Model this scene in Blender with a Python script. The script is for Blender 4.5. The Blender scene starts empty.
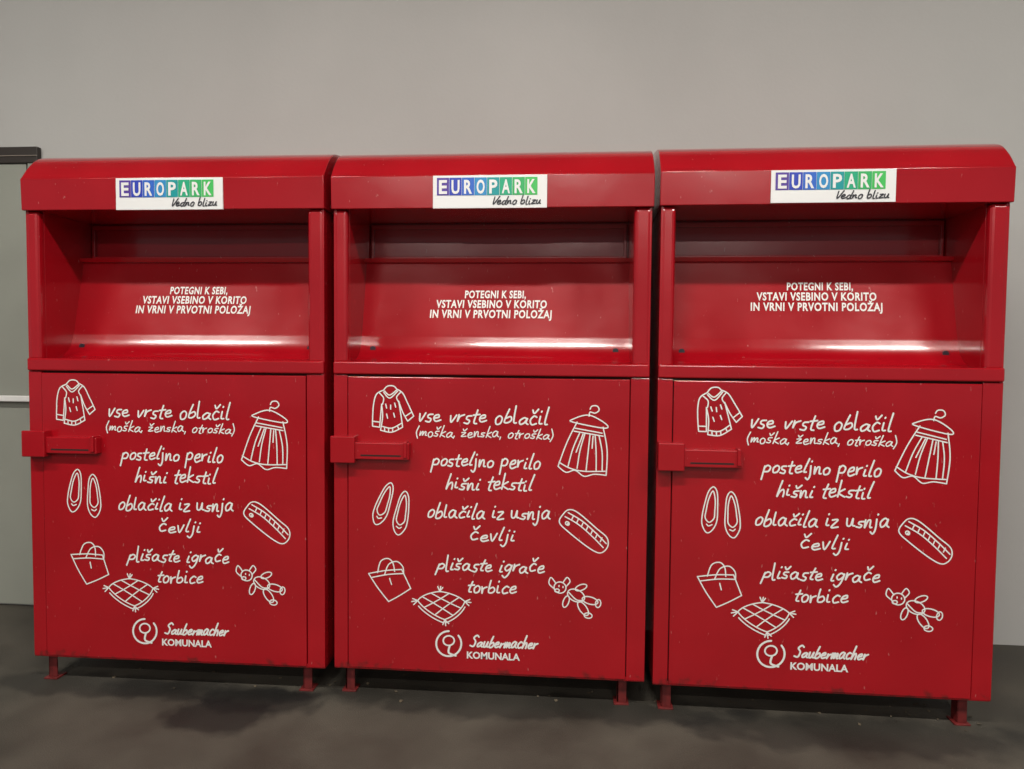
import bpy, bmesh, math, random
import numpy as np
from mathutils import Vector, Matrix
random.seed(4)
# bin dimensions in metres: width, bottom, sill, header bottom, header top
W=1.15; ZB,ZR,ZH,ZT=.1017,1.202,1.8012,1.9167
CX,CY,CZ,YAW,PIT,ROL=.8759,-2.5764,1.2873,.0837,-.0449,.009
WY=.7493
BINS=[(-1.1813,-.0199,.0059),(0,0,0),(1.178,-.0159,-.01)]
sc=bpy.context.scene
sc.view_settings.view_transform='Standard'
cam=bpy.data.cameras.new('camera'); co=bpy.data.objects.new('camera',cam); sc.collection.objects.link(co); sc.camera=co
cam.sensor_width=36; cam.lens=25.199
co.matrix_world=Matrix.Translation((CX,CY,CZ))@(Matrix.Rotation(YAW,4,'Z')@Matrix.Rotation(math.pi/2+PIT,4,'X')@Matrix.Rotation(ROL,4,'Z'))
# ---------------------------------------------------------------- materials
def mat(name,col,rough=.5,noise=0,nscale=5,bump=0,bscale=40,coat=0,metal=0,emit=0,spec=.5,rvar=0,specks=0):
    m=bpy.data.materials.new(name); m.use_nodes=True; nt=m.node_tree; b=nt.nodes['Principled BSDF']
    b.inputs['Base Color'].default_value=(*col,1); b.inputs['Roughness'].default_value=rough
    b.inputs['Metallic'].default_value=metal; b.inputs['Coat Weight'].default_value=coat; b.inputs['Coat Roughness'].default_value=.10
    b.inputs['Specular IOR Level'].default_value=spec
    tc=nt.nodes.new('ShaderNodeTexCoord')
    if noise:
        n=nt.nodes.new('ShaderNodeTexNoise'); n.inputs['Scale'].default_value=nscale; n.inputs['Detail'].default_value=6
        nt.links.new(tc.outputs['Object'],n.inputs['Vector'])
        r=nt.nodes.new('ShaderNodeValToRGB'); nt.links.new(n.outputs['Fac'],r.inputs['Fac'])
        r.color_ramp.elements[0].position=.3; r.color_ramp.elements[1].position=.7
        r.color_ramp.elements[0].color=(*[c*(1-noise) for c in col],1); r.color_ramp.elements[1].color=(*[min(1,c*(1+noise)) for c in col],1)
        out=r.outputs['Color']
        if specks:
            mp=nt.nodes.new('ShaderNodeMapping'); mp.inputs['Scale'].default_value=(1,1,.35); mp.inputs['Rotation'].default_value=(0,.5,0)
            nt.links.new(tc.outputs['Object'],mp.inputs['Vector'])
            n3=nt.nodes.new('ShaderNodeTexNoise'); n3.inputs['Scale'].default_value=95; n3.inputs['Detail'].default_value=2
            nt.links.new(mp.outputs[0],n3.inputs['Vector'])
            r3=nt.nodes.new('ShaderNodeMapRange'); r3.inputs['From Min'].default_value=.73; r3.inputs['From Max'].default_value=.79; r3.inputs['To Max'].default_value=specks
            nt.links.new(n3.outputs['Fac'],r3.inputs['Value'])
            mx=nt.nodes.new('ShaderNodeMixRGB'); nt.links.new(r3.outputs[0],mx.inputs['Fac']); nt.links.new(out,mx.inputs['Color1']); mx.inputs['Color2'].default_value=(.55,.25,.24,1)
            out=mx.outputs['Color']
            # worn, grimy paint along the bottom edge
            sx=nt.nodes.new('ShaderNodeSeparateXYZ'); nt.links.new(tc.outputs['Object'],sx.inputs[0])
            zr=nt.nodes.new('ShaderNodeMapRange'); nt.links.new(sx.outputs['Z'],zr.inputs['Value'])
            zr.inputs['From Min'].default_value=.10; zr.inputs['From Max'].default_value=.17; zr.inputs['To Min'].default_value=.30; zr.inputs['To Max'].default_value=0
            n4=nt.nodes.new('ShaderNodeTexNoise'); n4.inputs['Scale'].default_value=22; n4.inputs['Detail'].default_value=5
            nt.links.new(tc.outputs['Object'],n4.inputs['Vector'])
            ad=nt.nodes.new('ShaderNodeMath'); ad.operation='ADD'; nt.links.new(zr.outputs[0],ad.inputs[0]); nt.links.new(n4.outputs['Fac'],ad.inputs[1])
            r4=nt.nodes.new('ShaderNodeMapRange'); nt.links.new(ad.outputs[0],r4.inputs['Value']); r4.inputs['From Min'].default_value=.78; r4.inputs['From Max'].default_value=.90; r4.inputs['To Max'].default_value=.6
            m4=nt.nodes.new('ShaderNodeMixRGB'); nt.links.new(r4.outputs[0],m4.inputs['Fac']); nt.links.new(out,m4.inputs['Color1']); m4.inputs['Color2'].default_value=(.06,.012,.010,1)
            out=m4.outputs['Color']
        nt.links.new(out,b.inputs['Base Color'])
        if rvar:
            mr=nt.nodes.new('ShaderNodeMapRange'); nt.links.new(n.outputs['Fac'],mr.inputs['Value'])
            mr.inputs['From Min'].default_value=.3; mr.inputs['From Max'].default_value=.7
            mr.inputs['To Min'].default_value=rough-rvar; mr.inputs['To Max'].default_value=rough+rvar
            nt.links.new(mr.outputs['Result'],b.inputs['Roughness'])
    if bump:
        n2=nt.nodes.new('ShaderNodeTexNoise'); n2.inputs['Scale'].default_value=bscale; n2.inputs['Detail'].default_value=4
        nt.links.new(tc.outputs['Object'],n2.inputs['Vector'])
        bu=nt.nodes.new('ShaderNodeBump'); bu.inputs['Strength'].default_value=bump; bu.inputs['Distance'].default_value=.01
        nt.links.new(n2.outputs['Fac'],bu.inputs['Height']); nt.links.new(bu.outputs['Normal'],b.inputs['Normal'])
    if emit:
        b.inputs['Emission Color'].default_value=(*col,1); b.inputs['Emission Strength'].default_value=emit
    return m
RED=mat('red_paint',(.345,.003,.009),.21,.10,3,.16,4.5,coat=.5,rvar=.05,specks=.5)
WHT=mat('white_print',(.80,.78,.76),.5)
STK=mat('sticker_white',(.80,.80,.80),.4)
BLK=mat('ink_black',(.02,.02,.03),.5)
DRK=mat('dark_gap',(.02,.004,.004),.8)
LEG=mat('red_leg_steel',(.13,.010,.010),.55,.4,30)
# ---------------------------------------------------------------- mesh helpers
def mkobj(name,verts,faces,mats,mi=None,parent=None,bevel=0,smooth=None,seg=3):
    me=bpy.data.meshes.new(name); me.from_pydata(verts,[],faces)
    for m in mats: me.materials.append(m)
    if mi:
        for i,k in enumerate(mi): me.polygons[i].material_index=k
    bm=bmesh.new(); bm.from_mesh(me)
    if smooth is not None or bevel: bmesh.ops.recalc_face_normals(bm,faces=bm.faces)
    bm.to_mesh(me); bm.free()
    if smooth is not None:
        for f in me.polygons: f.use_smooth=True
        me.set_sharp_from_angle(angle=smooth)
    o=bpy.data.objects.new(name,me); sc.collection.objects.link(o)
    if parent: o.parent=parent
    if bevel:
        b=o.modifiers.new('bevel','BEVEL'); b.width=bevel; b.segments=seg; b.limit_method='ANGLE'; b.angle_limit=.7
    return o
def boxes(name,lst,mats,parent=None,bevel=.003,mi=None):
    V=[];Fc=[];M=[]
    for k,(a,b,c,d_,e,f) in enumerate(lst):
        n=len(V); V+=[(x,y,z) for x in(a,b) for y in(c,d_) for z in(e,f)]
        Fc+=[tuple(n+i for i in q) for q in((0,1,3,2),(4,6,7,5),(0,4,5,1),(2,3,7,6),(0,2,6,4),(1,5,7,3))]
        M+=[mi[k] if mi else 0]*6
    return mkobj(name,V,Fc,mats,M,parent,bevel)
def extr(name,prof,x0,x1,m,parent,bevel=0,closed=True,smooth=.6):
    n=len(prof); V=[(x0,y,z) for y,z in prof]+[(x1,y,z) for y,z in prof]
    Fc=[(i,(i+1)%n,n+(i+1)%n,n+i) for i in range(n if closed else n-1)]
    if closed: Fc+=[tuple(range(n))[::-1],tuple(range(n,2*n))]
    return mkobj(name,V,Fc,[m],None,parent,bevel,smooth)
def crom(P,k=6):
    if len(P)<3: return list(P)
    out=[]; Q=[P[0]]+list(P)+[P[-1]]
    if math.dist(P[0],P[-1])<1e-6: Q[0]=P[-2]; Q[-1]=P[1]
    for i in range(1,len(Q)-2):
        a,b,c,e=[np.array(q,float) for q in Q[i-1:i+3]]
        for j in range(k):
            t=j/k; out.append(tuple(.5*((2*b)+(c-a)*t+(2*a-5*b+4*c-e)*t*t+(3*b-a-3*c+e)*t**3)))
    out.append(tuple(map(float,P[-1]))); return out
class MB:
    def __init__(s): s.v=[];s.f=[];s.m=[]
    def poly(s,pts,m=0):
        n=len(s.v); o=-(len(s.f)%50)*1.2e-5
        s.v+=[(a,b+o,c) for a,b,c in pts]; s.f.append(tuple(range(n,n+len(pts)))); s.m.append(m)
    def disc(s,c,r,yf,m=0):
        s.poly([(c[0]+r*math.cos(t*math.pi/5),yf(c[1]),c[1]+r*math.sin(t*math.pi/5)) for t in range(10)],m)
    def stroke(s,P,w,yf,m=0,smooth=True):
        Q=crom(P) if smooth else list(P)
        Q=[q for i,q in enumerate(Q) if i==0 or math.dist(q,Q[i-1])>1e-5]
        if len(Q)<2: s.disc(P[0],w*.6,yf,m); return
        T=[]
        for i in range(len(Q)-1):
            e=np.array(Q[i+1])-np.array(Q[i]); T.append(e/np.linalg.norm(e))
        for i in range(len(Q)-1):
            def nrm(j):
                if j==0: t=T[0]
                elif j==len(Q)-1: t=T[-1]
                else:
                    t=T[j-1]+T[j]; l=np.linalg.norm(t)
                    if l<.9: t=T[i]
                    else: t=t/l
                return np.array((-t[1],t[0]))*w/2
            a,b=np.array(Q[i]),np.array(Q[i+1]); na,nb=nrm(i),nrm(i+1)
            L=[a-na,b-nb,b+nb,a+na]
            s.poly([(float(q[0]),yf(q[1]),float(q[1])) for q in L],m)
            if i>0 and T[i-1]@T[i]<.5: s.disc(Q[i],w/2,yf,m)
        s.disc(Q[0],w/2,yf,m); s.disc(Q[-1],w/2,yf,m)
    def font(s,txt,x0,x1,z0,z1,yf,m=0,bold=.02,shear=0,space=1):
        cu=bpy.data.curves.new('t','FONT'); cu.body=txt; cu.offset=bold; cu.shear=shear; cu.resolution_u=3; cu.space_character=space
        o=bpy.data.objects.new('t',cu); sc.collection.objects.link(o)
        bpy.context.view_layer.update()
        me=bpy.data.meshes.new_from_object(o.evaluated_get(bpy.context.evaluated_depsgraph_get()))
        vs=[v.co.copy() for v in me.vertices]; xs=[v.x for v in vs]; a,b=min(xs),max(xs)
        n=len(s.v); H=.73
        for v in vs:
            z=z0+v.y/H*(z1-z0); s.v.append((x0+(v.x-a)/(b-a)*(x1-x0),yf(z),z))
        for p_ in me.polygons: s.f.append(tuple(n+i for i in p_.vertices)); s.m.append(m)
        bpy.data.objects.remove(o); bpy.data.meshes.remove(me)
    def obj(s,name,mats,parent): return mkobj(name,s.v,s.f,mats,s.m,parent)
CAR=[(.15,1.6),(.35,1.25),(.7,1.7)]
G={'a':([[(.72,.85),(.4,1),(.05,.55),(.2,.05),(.55,.25),(.75,.9),(.72,.3),(.98,.05)]],1.05),
'b':([[(.2,1.9),(.1,.9),(.1,.05),(.5,0),(.75,.4),(.55,.85),(.15,.6)]],.9),
'c':([[(.65,.85),(.35,.95),(.05,.5),(.25,.03),(.7,.15)]],.8),
'd':([[(.7,.75),(.35,.9),(.05,.45),(.25,.02),(.65,.4),(.85,1.9)],[(.72,.9),(.72,.2),(.95,.05)]],1.0),
'e':([[(.1,.45),(.55,.6),(.5,.95),(.15,.8),(.05,.35),(.3,0),(.78,.2)]],.85),
'g':([[(.7,.8),(.35,.95),(.05,.5),(.3,.1),(.65,.4),(.74,.85),(.65,-.3),(.35,-.85),(0,-.6)]],.9),
'h':([[(.2,1.9),(.1,.9),(.05,0),(.2,.55),(.5,.85),(.65,.5),(.65,0)]],.88),
'i':([[(.12,.85),(.08,.1),(.35,.05)],[(.17,1.35),(.2,1.42)]],.45),
'j':([[(.25,.85),(.25,-.3),(.05,-.8),(-.2,-.6)],[(.3,1.35),(.33,1.42)]],.5),
'k':([[(.2,1.9),(.05,0)],[(.65,.9),(.12,.45),(.75,0)]],.82),
'l':([[(.2,1.9),(.08,.2),(.35,.05)]],.45),
'm':([[(.05,.85),(.08,0),(.3,.8),(.45,.75),(.45,.05),(.7,.8),(.88,.7),(.88,.1),(1.08,.05)]],1.15),
'n':([[(.05,.85),(.08,0),(.3,.75),(.55,.8),(.6,.1),(.8,.05)]],.88),
'o':([[(.4,.95),(.08,.6),(.2,.05),(.6,.15),(.7,.7),(.4,.95)]],.85),
'p':([[(.12,.85),(.02,-.85)],[(.08,.6),(.4,.95),(.75,.7),(.6,.2),(.12,.15)]],.9),
'r':([[(.05,.85),(.1,0),(.2,.6),(.6,.85)]],.68),
's':([[(.6,.9),(.2,.85),(.15,.55),(.5,.35),(.4,.02),(0,.1)]],.72),
't':([[(.35,1.6),(.2,.2),(.5,.02)],[(0,1),(.65,1.1)]],.62),
'u':([[(.05,.85),(.1,.1),(.45,.1),(.65,.85),(.65,.15),(.88,.05)]],.95),
'v':([[(.02,.85),(.25,0),(.6,.95)]],.72),
'z':([[(.05,.85),(.6,.88),(.05,.05),(.75,.1)]],.82),
'(':([[(.35,1.7),(.05,.6),(.3,-.4)]],.42), ')':([[(.0,1.7),(.3,.6),(.0,-.4)]],.42),
',':([[(.12,.1),(.02,-.3)]],.3),' ':([],.6),
'S':([[(1,1.7),(.6,1.95),(.2,1.5),(.7,.9),(.6,.1),(.0,.2)]],1.1),
'V':([[(.05,1.7),(.3,0),(.95,1.85)]],.85)}
G['č']=(G['c'][0]+[CAR],.85); G['š']=(G['s'][0]+[CAR],.78); G['ž']=(G['z'][0]+[CAR],.86)
def hand(mb,txt,x0,x1,z0,z1,xh,w,yf,m=0,shear=.2,jit=1):
    tot=sum(G[c][1]+.12 for c in txt); sx=(x1-x0)/tot; cx=0; rr=random.Random(len(txt))
    for c in txt:
        g,adv=G[c]; base=z0+(z1-z0)*cx/tot+rr.uniform(-.16,.16)*xh*jit; s=xh*rr.uniform(.82,1.15)
        sh=shear+rr.uniform(-.12,.12)*jit
        for P in g: mb.stroke([(x0+(cx+x*1.05)*sx+y*xh*sh, base+y*s) for x,y in P],w,yf,m)
        cx+=adv+.12
# artwork sheet units -> metres on the bin front (perspective-rectified tracing of the printed sheet)
H=np.array([0.0038413,-8.4e-06,-1.2785638,0.0001909,-0.0038261,2.5889993,0.0001221,-6.39e-05,1.0]).reshape(3,3)
def art(u,v,dep=0):
    q=H@np.array((u,v,1.)); x,z=q[0]/q[2],q[1]/q[2]; k=1+dep/-CY
    return (CX+(x-CX)*k, CZ+(z-CZ)*k)
def circ(cx,cy,rx,ry=None,a=0,n=12,t0=0,t1=360):
    ry=ry or rx; a=math.radians(a); o=[]
    for i in range(n+1):
        t=math.radians(t0+(t1-t0)*i/n); x,y=rx*math.cos(t),ry*math.sin(t)
        o.append((cx+x*math.cos(a)-y*math.sin(a),cy+x*math.sin(a)+y*math.cos(a)))
    return o
def loc(cx,cy,ang,L):
    a=math.radians(ang); return [[(cx+x*math.cos(a)-y*math.sin(a),cy+x*math.sin(a)+y*math.cos(a)) for x,y in P] for P in L]
def quadlines():
    L,T,R,B=[np.array(q,float) for q in ((418,600),(440,591),(465,601),(445,619))]
    C=(L+T+R+B)/4
    def P(s,t):
        q=(L*(1-s)+T*s)*(1-t)+(B*(1-s)+R*s)*t
        f=1+.20*max(math.sin(math.pi*s)*abs(2*t-1),math.sin(math.pi*t)*abs(2*s-1))
        return tuple(C+(q-C)*f)
    r=[i/8 for i in range(9)]
    out=[[P(s,0) for s in r],[P(s,1) for s in r],[P(0,t) for t in r],[P(1,t) for t in r]]
    for k in (.33,.67): out+=[[P(s,k) for s in r],[P(k,t) for t in r]]
    out.append([(P(0,t)[0]-1,P(0,t)[1]+3.2) for t in r[1:]]); out.append([(P(s,1)[0]+1,P(s,1)[1]+3.2) for s in r[:-1]])
    for q,ds in ((L,((-5,-2),(-6,1),(-4,4))),(T,((-2,-5),(1,-5),(3,-4))),(R,((5,-2),(6,1),(4,4))),(B,((-2,5),(1,6),(4,4)))):
        for d in ds: out.append([tuple(q),(q[0]+d[0],q[1]+d[1])])
    return out
shoe=[[(0,-22),(-4,-17),(-6,-6),(-7,6),(-6,15),(-1,22),(4,19),(7,10),(6,-4),(4,-17),(0,-22)],[(0,-18),(-3,-10),(-4,1),(-4,8),(0,12),(4,8),(4,1),(3,-10),(0,-18)],[(-2,14),(0,15.5),(3,14)]]
ART={
'sweater':[[(384,390),(388,386),(394,386),(397,389)],[(385,391),(390,395),(397,390)],[(384,392),(390,398),(398,391)],
 [(384,390),(377,394),(374,404),(373,418),(373,426)],[(373,426),(380,427)],[(380,427),(381,416),(382,404)],[(373,421),(380,422)],
 [(382,404),(383,416),(381,430)],[(381,430),(392,432),(403,427)],[(382,426),(392,428),(402,423)],[(399,401),(401,413),(403,427)],
 [(397,389),(403,393),(408,403),(414,416)],[(414,416),(408,421)],[(408,421),(403,412),(399,401)],[(412,412),(406,416)],
 [(380,393),(384,398),(383,404)],[(401,392),(397,397),(399,402)],[(385,428),(385,431)],[(389,428),(389,431)],[(393,428),(393,431)],[(398,426),(399,429)],
 [(386,404),(387,408)],[(391,405),(391,409)],[(395,403),(396,407)],[(387,414),(388,418)],[(394,413),(395,417)]],
'skirt':[[(589,416),(590,412),(595,413),(599,410),(597,406),(592,406),(590,409)],[(589,415),(573,419),(573,422),(604,428),(606,424),(589,415)],
 [(577,422),(567,442),(558,466)],[(603,427),(607,450),(606,475)],[(558,466),(566,472),(575,470),(584,476),(594,474),(606,475)],
 [(559,462),(570,468),(584,471),(605,471)],[(575,428),(602,433)],[(574,431),(603,436)],[(580,432),(573,448),(568,466)],[(585,433),(580,450),(577,468)],
 [(590,434),(588,452),(586,470)],[(595,435),(596,452),(596,471)],[(599,436),(602,452),(602,470)],[(583,434),(576,452)],[(593,436),(592,448)]],
'shoes':loc(384,502,4,shoe)+loc(404,506,-6,[[(-x,y) for x,y in P] for P in shoe]),
'wallet':loc(584,531,38,[[(-27,-1),(-25,-8),(-16,-11),(8,-10),(22,-9),(28,-2),(26,7),(14,10),(-12,10),(-25,8),(-27,-1)],
  [(-24,-5),(-8,-7),(10,-6),(25,-4)],[(-24,0),(-8,-2),(10,-1),(25,1)]]+[[(x,-6),(x+1,-2)] for x in range(-18,22,6)]+[circ(-18,4,2,1.6),circ(-17,4,.8)]),
'handbag':[[(369,573),(386,570),(402,569)],[(402,569),(411,588)],[(411,588),(400,595),(389,601)],[(389,601),(378,587),(369,573)],[(372,577),(388,574),(404,573)],
 [(378,572),(381,561),(388,558),(393,562),(395,571)],[(385,574),(389,564),(397,561),(403,566),(404,573)],[(390,578),(392,584)]],
'pillow':quadlines(),
'teddy':[circ(560,587,6,5.5,20),[(556,583),(551,577),(549,583),(554,588)],[(563,582),(567,577),(570,581),(566,586)],circ(557,590,2.2,1.6),
 circ(576,595,9,5.8,25),circ(566,601,2.8,6,20),circ(581,587,6,2.8,-20),circ(590,600,8,3.6,15),circ(583,608,8,3.6,55),circ(598,603,2.6,4,10),circ(588,615,4,2.6,10),
 [(559,585),(559,586)],[(563,586),(563,587)],[(568,591),(576,599),(582,600)]],
}
LOGO=[circ(449,643,12.5,12.5,0,20,-40,270)]
OFF=[{'sweater':(-9,-2,0),'handbag':(7,-7,8),'shoes':(-2,-4,4),'skirt':(2,0,0),'teddy':(3,-2,0),'wallet':(2,0,0),'pillow':(-2,-3,0)},
     {'shoes':(-1,4,16)},
     {'sweater':(-3,-3,-6),'handbag':(4,-8,4),'shoes':(0,-2,2),'skirt':(-5,-2,4),'pillow':(-7,-3,0),'teddy':(-3,-3,0),'wallet':(-3,-2,0)}]
LG=[(4.5,-1),(0,0),(-7,-6)]; RS=[0,0,-1]
DOORY=-.0045
def decals(bi,E):
    mb=MB(); yf=lambda z:DOORY-.0012
    T=[("vse vrste oblačil",418,549,421,425,9.5,1.6),("(moška, ženska, otroška)",416,554,436,439,6.3,1.15),
       ("posteljno perilo",432,541,465,468,9,1.6),("hišni tekstil",446,533,488,491,9,1.6),("oblačila iz usnja",427,551,517,519,9,1.6),
       ("čevlji",470,516,540,541,9,1.6),("plišaste igrače",437,545,570,572,9,1.6),("torbice",467,517,591,593,9,1.6)]
    k=1/271
    for t,a,b,v0,v1,xh,w in T:
        f=RS[bi]*(v0-425)/165
        P,Q=art(a+5*f,v0+5*f),art(b+5*f,v1+5*f); hand(mb,t,P[0],Q[0],P[1],Q[1],xh*k*.84,w*k,yf)
    for n,L in ART.items():
        ox,oy,an=OFF[bi].get(n,(0,0,0)); al=[q for s in L for q in s]
        cx=sum(q[0] for q in al)/len(al); cy=sum(q[1] for q in al)/len(al); a=math.radians(an)
        for s in L:
            P=[art(cx+ox+(x-cx)*math.cos(a)-(y-cy)*math.sin(a),cy+oy+(x-cx)*math.sin(a)+(y-cy)*math.cos(a)) for x,y in s]
            mb.stroke(P,1.2*k,yf)
    lx,ly=LG[bi]
    for s in LOGO: mb.stroke([art(q[0]+lx,q[1]+ly) for q in s],1.9*k,yf)
    mb.stroke([art(q[0]+lx,q[1]+ly) for q in circ(449,640,5.5,4.8,0,10)],1.6*k,yf)
    mb.stroke([art(450+lx,645+ly),art(449+lx,652+ly),art(456+lx,655+ly)],2*k,yf)
    P,Q=art(470+lx,646+ly),art(537+lx,648+ly); hand(mb,"Saubermacher",P[0],Q[0],P[1],Q[1],5.8*k,1.7*k,yf,shear=.35,jit=0)
    P,Q=art(467+lx,657.5+ly),art(520+lx,650.5+ly); mb.font("KOMUNALA",P[0],Q[0],P[1],P[1]+7*k,yf,bold=.03)
    mb.obj('printed_artwork',[WHT],E)
    mb=MB(); dy=.225; sx,sy=[(-4,-3),(0,0),(10.5,-8)][bi]
    for t,a,b,v0,v1 in [("POTEGNI K SEBI,",465,526,298,290.5),("VSTAVI VSEBINO V KORITO",437,547,307.8,300.3),("IN VRNI V PRVOTNI POLOŽAJ",431,552,317.8,310.3)]:
        P,Q=art(a+sx,v0+sy,dy),art(b+sx,v1+sy,dy); mb.font(t,P[0],Q[0],P[1],Q[1],lambda z:flapy(z)-.0015,bold=.03,shear=.06,space=1.12)
    mb.obj('flap_instructions',[WHT],E)
ZL=ZR+.047; ZF=ZH-.165
FL0=(.185,ZL+.10); FL1=(.25,ZF)
def flapy(z): return FL0[0]+(z-FL0[1])/(FL1[1]-FL0[1])*(FL1[0]-FL0[0])
TC=[(.09,.04,.32),(.02,.05,.45),(.02,.12,.55),(.02,.25,.55),(.0,.30,.32),(.01,.38,.20),(.03,.42,.12),(.05,.50,.10)]
TM=[mat('tile_%d'%i,c,.4) for i,c in enumerate(TC)]
def sticker(bi,E):
    mb=MB(); y=-.0195; o=[0,0,-1.5][bi]; a=art(434,176.5); b=art(547+o,208.5+o); a=(a[0]+o/271,a[1])
    x0,x1,z1,z0=a[0],b[0],ZT-.002,b[1]
    boxes('sticker_base',[(x0,x1,-.0185,-.010,z0,z1)],[STK],E,bevel=0)
    h=z1-z0; w=(x1-x0); tx0=x0+.035*w; tx1=x0+.92*w; tw=(tx1-tx0)/8; zt=z1-.07*h; zb=zt-.54*h
    for i,c in enumerate("EUROPARK"):
        xa=tx0+i*tw
        mb.poly([(xa,y,zb),(xa+tw*.97,y,zb),(xa+tw*.97,y,zt),(xa,y,zt)],i)
        mb.font(c,xa+tw*.17,xa+tw*.82,zb+.06*h,zt-.06*h,lambda z:y-.0014,8,bold=.03)
    hand(mb,"Vedno blizu",x0+.52*w,x0+.95*w,z0+.11*h,z0+.12*h,.13*h,.0042,lambda z:y-.0005,9,shear=.3)
    mb.obj('sticker_logo',TM+[STK,BLK],E)
D=.70
def donation_bin(bi):
    x,y,a=BINS[bi]
    E=bpy.data.objects.new('clothing_donation_bin',None); sc.collection.objects.link(E)
    E.location=(x,y,0); E.rotation_euler=(0,0,a); E.empty_display_size=.2
    pw=.052
    boxes('side_panels',[(0,.012,.002,D,ZB,ZH),(W-.012,W,.002,D,ZB,ZH)],[RED],E,.003)
    boxes('front_posts',[(0,pw,0,.04,ZL-.01,ZH),(W-pw-.01,W,0,.04,ZL-.01,ZH)],[RED],E,.014)
    boxes('chute_cheeks',[(pw-.006,pw,.03,.36,ZL-.01,ZH),(W-pw-.01,W-pw-.004,.03,.36,ZL-.01,ZH)],[RED],E,.001)
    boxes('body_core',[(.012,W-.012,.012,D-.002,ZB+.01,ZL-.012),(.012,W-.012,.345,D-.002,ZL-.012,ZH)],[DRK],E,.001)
    boxes('back_panel',[(0,W,D-.002,D,ZB,ZH)],[RED],E,.0005)
    boxes('front_strips',[(0,pw,0,.014,ZB,ZR-.003),(W-.066,W,0,.014,ZB,ZR-.003)],[RED],E,.002)
    boxes('access_door',[(pw+.003,W-.069,DOORY,.014,ZB+.004,ZR-.008)],[RED],E,.003)
    boxes('bottom_pan',[(0,W,0.002,D,ZB-.004,ZB+.012)],[RED],E,.002)
    boxes('chute_sill',[(0,W,-.008,.02,ZR,ZL)],[RED],E,.006)
    pr=crom([(.0,ZL-.002),(.07,ZL),(.12,ZL+.012),(.16,ZL+.045),FL0],5)+[FL1,(.232,ZF+.004),(.226,ZF+.018),(.30,ZF+.026),(.315,ZF+.026),(.315,ZH+.002)]
    extr('chute_flap',pr,pw,W-pw-.004,RED,E,closed=False,smooth=.6)
    fx0,fx1=pw+.004,W-pw-.014
    boxes('inner_frame',[(fx0,fx1,.298,.316,ZH-.022,ZH-.004),(fx0,fx1,.298,.316,ZF+.024,ZF+.034),(fx0,fx0+.012,.298,.316,ZF+.03,ZH-.02),(fx1-.012,fx1,.298,.316,ZF+.03,ZH-.02)],[RED],E,.002)
    V=[];Fc=[]
    for cx in (pw+.05,W-pw-.06):
        n=len(V); V+=[(cx+.011*math.cos(t*math.pi/6),.158,ZL+.047+.011*math.sin(t*math.pi/6)) for t in range(12)]+[(cx+.011*math.cos(t*math.pi/6),.185,ZL+.047+.011*math.sin(t*math.pi/6)) for t in range(12)]
        Fc+=[tuple(range(n,n+12))]+[(n+i,n+(i+1)%12,n+12+(i+1)%12,n+12+i) for i in range(12)]
    mkobj('flap_holes',V,Fc,[BLK],None,E)  # black capped discs stand in for the dark of small holes in the flap
    # folded header with a crease, then a sloping lid that flattens toward the back
    rp=[(.0,ZH),(-.012,ZH),(-.016,ZT)]+crom([(-.010,ZT+.006),(.022,ZT+.048),(.062,ZT+.086),(.10,ZT+.106),(.15,ZT+.119),(.28,ZT+.139),(.42,ZT+.142),(.55,ZT+.13),(D-.02,ZT+.09),(D+.005,ZT+.03)],5)+[(D+.005,ZH)]
    extr('hood_lid',rp,-.005,W+.005,RED,E,bevel=.003,smooth=.35)
    a1=art(334,461); a2=art(358,435); a3=art(411,442); a4=art(411,459)
    boxes('lock_hasp',[(a1[0],a2[0],-.045,.0,a1[1],a2[1]),(a2[0]-.01,a3[0],-.036,.0,a4[1],a3[1]),(a3[0]-.02,a3[0]-.006,-.045,-.0,a4[1]+.008,a3[1]+.006)],[RED],E,.004)
    boxes('hasp_slot',[(a2[0]+.02,a3[0]-.03,-.0365,-.03,a4[1]+.012,a4[1]+.018)],[DRK],E,.0)
    L=[]
    for lx in (.035,W-.095):
        for ly in (.03,D-.08):
            L+=[(lx,lx+.034,ly,ly+.006,.006,ZB),(lx,lx+.006,ly,ly+.04,.006,ZB),(lx-.012,lx+.042,ly-.012,ly+.045,0,.006)]
    boxes('legs',L,[LEG],E,.001)
    decals(bi,E); sticker(bi,E)
for i in range(3): donation_bin(i)
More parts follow.
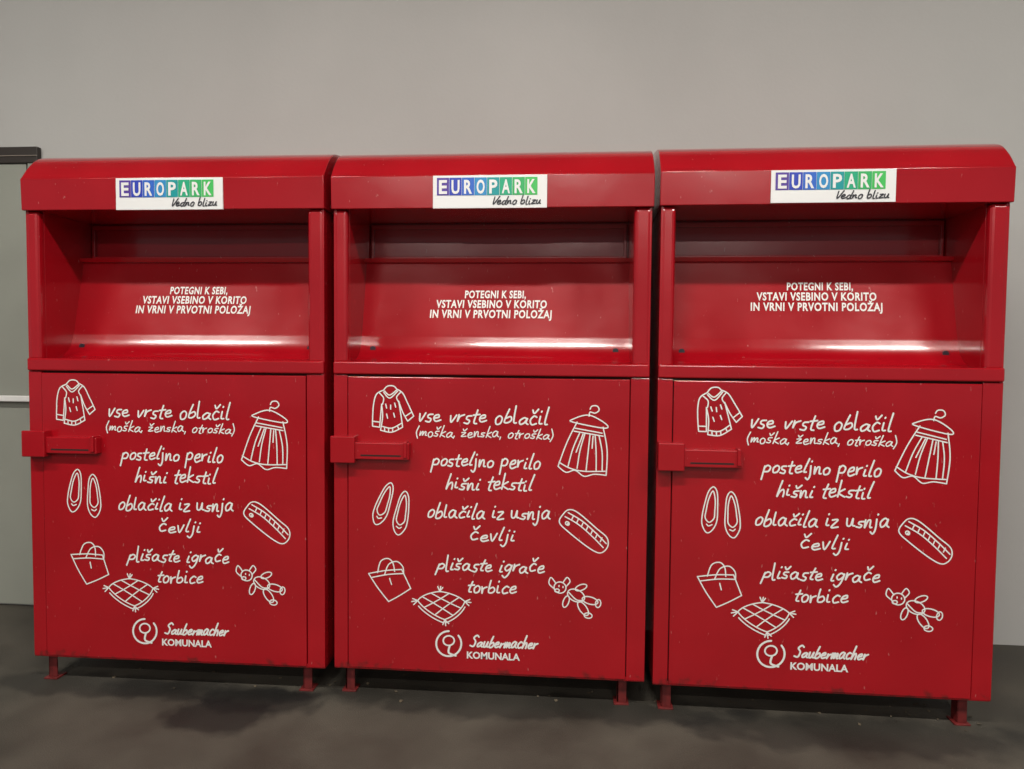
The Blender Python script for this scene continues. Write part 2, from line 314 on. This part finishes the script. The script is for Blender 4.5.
# ---------------------------------------------------------------- room
WALL=mat('painted_wall',(.455,.45,.435),.75,.05,1.2,.05,60)
FLR=mat('asphalt_floor',(.060,.053,.041),.66,.38,2.6,.35,220,rvar=.14)
nt=FLR.node_tree; bs=nt.nodes['Principled BSDF']; src=bs.inputs['Base Color'].links[0].from_socket
tc=[n for n in nt.nodes if n.type=='TEX_COORD'][0]
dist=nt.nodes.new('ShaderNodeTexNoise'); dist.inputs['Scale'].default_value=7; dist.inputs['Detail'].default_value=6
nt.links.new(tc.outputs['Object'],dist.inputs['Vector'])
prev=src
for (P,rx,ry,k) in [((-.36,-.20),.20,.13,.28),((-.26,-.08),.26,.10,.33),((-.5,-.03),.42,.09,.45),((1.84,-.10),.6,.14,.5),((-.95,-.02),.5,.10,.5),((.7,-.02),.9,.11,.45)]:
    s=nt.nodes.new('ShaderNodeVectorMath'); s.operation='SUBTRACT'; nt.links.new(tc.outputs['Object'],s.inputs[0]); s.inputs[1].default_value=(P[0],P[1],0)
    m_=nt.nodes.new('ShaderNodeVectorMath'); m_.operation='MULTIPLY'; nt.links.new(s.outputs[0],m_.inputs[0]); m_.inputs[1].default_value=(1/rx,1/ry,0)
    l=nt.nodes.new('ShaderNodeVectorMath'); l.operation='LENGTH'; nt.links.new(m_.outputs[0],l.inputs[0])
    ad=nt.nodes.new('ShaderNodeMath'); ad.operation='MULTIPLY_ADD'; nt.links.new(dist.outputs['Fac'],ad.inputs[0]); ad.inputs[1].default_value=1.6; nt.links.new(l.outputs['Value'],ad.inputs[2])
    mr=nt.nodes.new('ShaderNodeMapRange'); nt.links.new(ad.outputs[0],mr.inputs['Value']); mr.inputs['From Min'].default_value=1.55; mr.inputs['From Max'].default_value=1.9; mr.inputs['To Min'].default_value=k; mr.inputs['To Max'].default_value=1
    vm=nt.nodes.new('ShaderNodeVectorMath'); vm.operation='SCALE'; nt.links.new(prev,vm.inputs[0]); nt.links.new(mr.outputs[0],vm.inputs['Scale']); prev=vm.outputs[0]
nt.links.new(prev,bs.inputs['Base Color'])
def slab(name,a,b,c,d_,e,f,m): return boxes(name,[(a,b,c,d_,e,f)],[m],None,0)
slab('floor',-8,8,-13,WY+.2,-.1,0,FLR)
slab('wall_back',-8,8,WY,WY+.2,0,4.2,WALL)
slab('ceiling',-8,8,-13,WY+.2,4.2,4.3,mat('ceiling_concrete',(.4,.4,.38),.8,.1,2))
# service door at the left with dark lintel and push bar
dxr=-1.763
E=bpy.data.objects.new('door_1',None); sc.collection.objects.link(E); E.location=(0,WY,0)
DP=mat('door_grey_green',(.29,.30,.26),.5,.05,3); DL=mat('door_lintel_dark',(.025,.018,.014),.5)
boxes('leaf',[(dxr-1.0,dxr-.012,-.02,-.001,.01,2.18)],[DP],E,.003)
boxes('jamb',[(dxr,dxr+.04,-.025,-.001,0,2.18)],[DP],E,.003)
boxes('lintel',[(dxr-1.05,-1.708,-.03,-.001,2.18,2.258)],[DL],E,.003)
boxes('lintel_trim',[(dxr-1.05,-1.708,-.034,-.028,2.212,2.217)],[mat('trim_metal',(.2,.17,.14),.4)],E,.001)
boxes('push_bar',[(dxr-.95,dxr+.02,-.055,-.035,1.024,1.054),(dxr-.9,dxr-.87,-.04,-.015,1.028,1.05),(dxr-.06,dxr-.03,-.04,-.015,1.028,1.05)],[mat('push_bar_white',(.8,.8,.78),.4)],E,.006)
# litter
V=[];Fc=[]
for i in range(110):
    x=random.uniform(-1.2,2.4); y=random.gauss(.14,.08)
    if random.random()<.3: x,y=random.gauss(2.1,.14),random.gauss(.08,.05)
    s=random.uniform(.003,.009); t=random.uniform(0,6.3); n=len(V)
    for q in range(5):
        an=t+q*1.2566; V.append((x+s*math.cos(an)*random.uniform(.6,1.2),y+s*math.sin(an)*random.uniform(.5,1.2),.001+random.uniform(0,.005)))
    Fc.append(tuple(range(n,n+5)))
mkobj('floor_litter',V,Fc,[mat('dry_leaf',(.09,.07,.045),.8,.4,20)])
# fluorescent lamps
LM=mat('tube_glow',(1,.95,.86),.4,emit=9)
HS=mat('lamp_housing',(.7,.7,.7),.4)
for (lx,ly) in [(-2.4,-2.2),(.6,-2.2),(3.6,-2.2),(-1.2,-5.4),(2.2,-5.4),(-1.6,-9.6),(.8,-9.6),(3.2,-9.6)]:
    E=bpy.data.objects.new('fluorescent_ceiling_lamp',None); sc.collection.objects.link(E); E.location=(lx,ly,4.05)
    boxes('housing',[(-.65,.65,-.08,.08,.02,.15)],[HS],E,.005)
    boxes('tube',[(-.6,.6,-.03,.03,-.01,.02)],[LM],E,.008)
    l=bpy.data.lights.new('tube_light','AREA'); l.shape='RECTANGLE'; l.size=1.2; l.size_y=.12; l.energy=96 if ly>-5 else (66 if ly>-9 else 140); l.color=(1,.955,.88)
    o=bpy.data.objects.new('tube_light',l); sc.collection.objects.link(o); o.parent=E; o.location=(0,0,-.03)
w=bpy.data.worlds.new('w'); sc.world=w; w.use_nodes=True
w.node_tree.nodes['Background'].inputs[0].default_value=(.95,.97,1,1); w.node_tree.nodes['Background'].inputs[1].default_value=.22
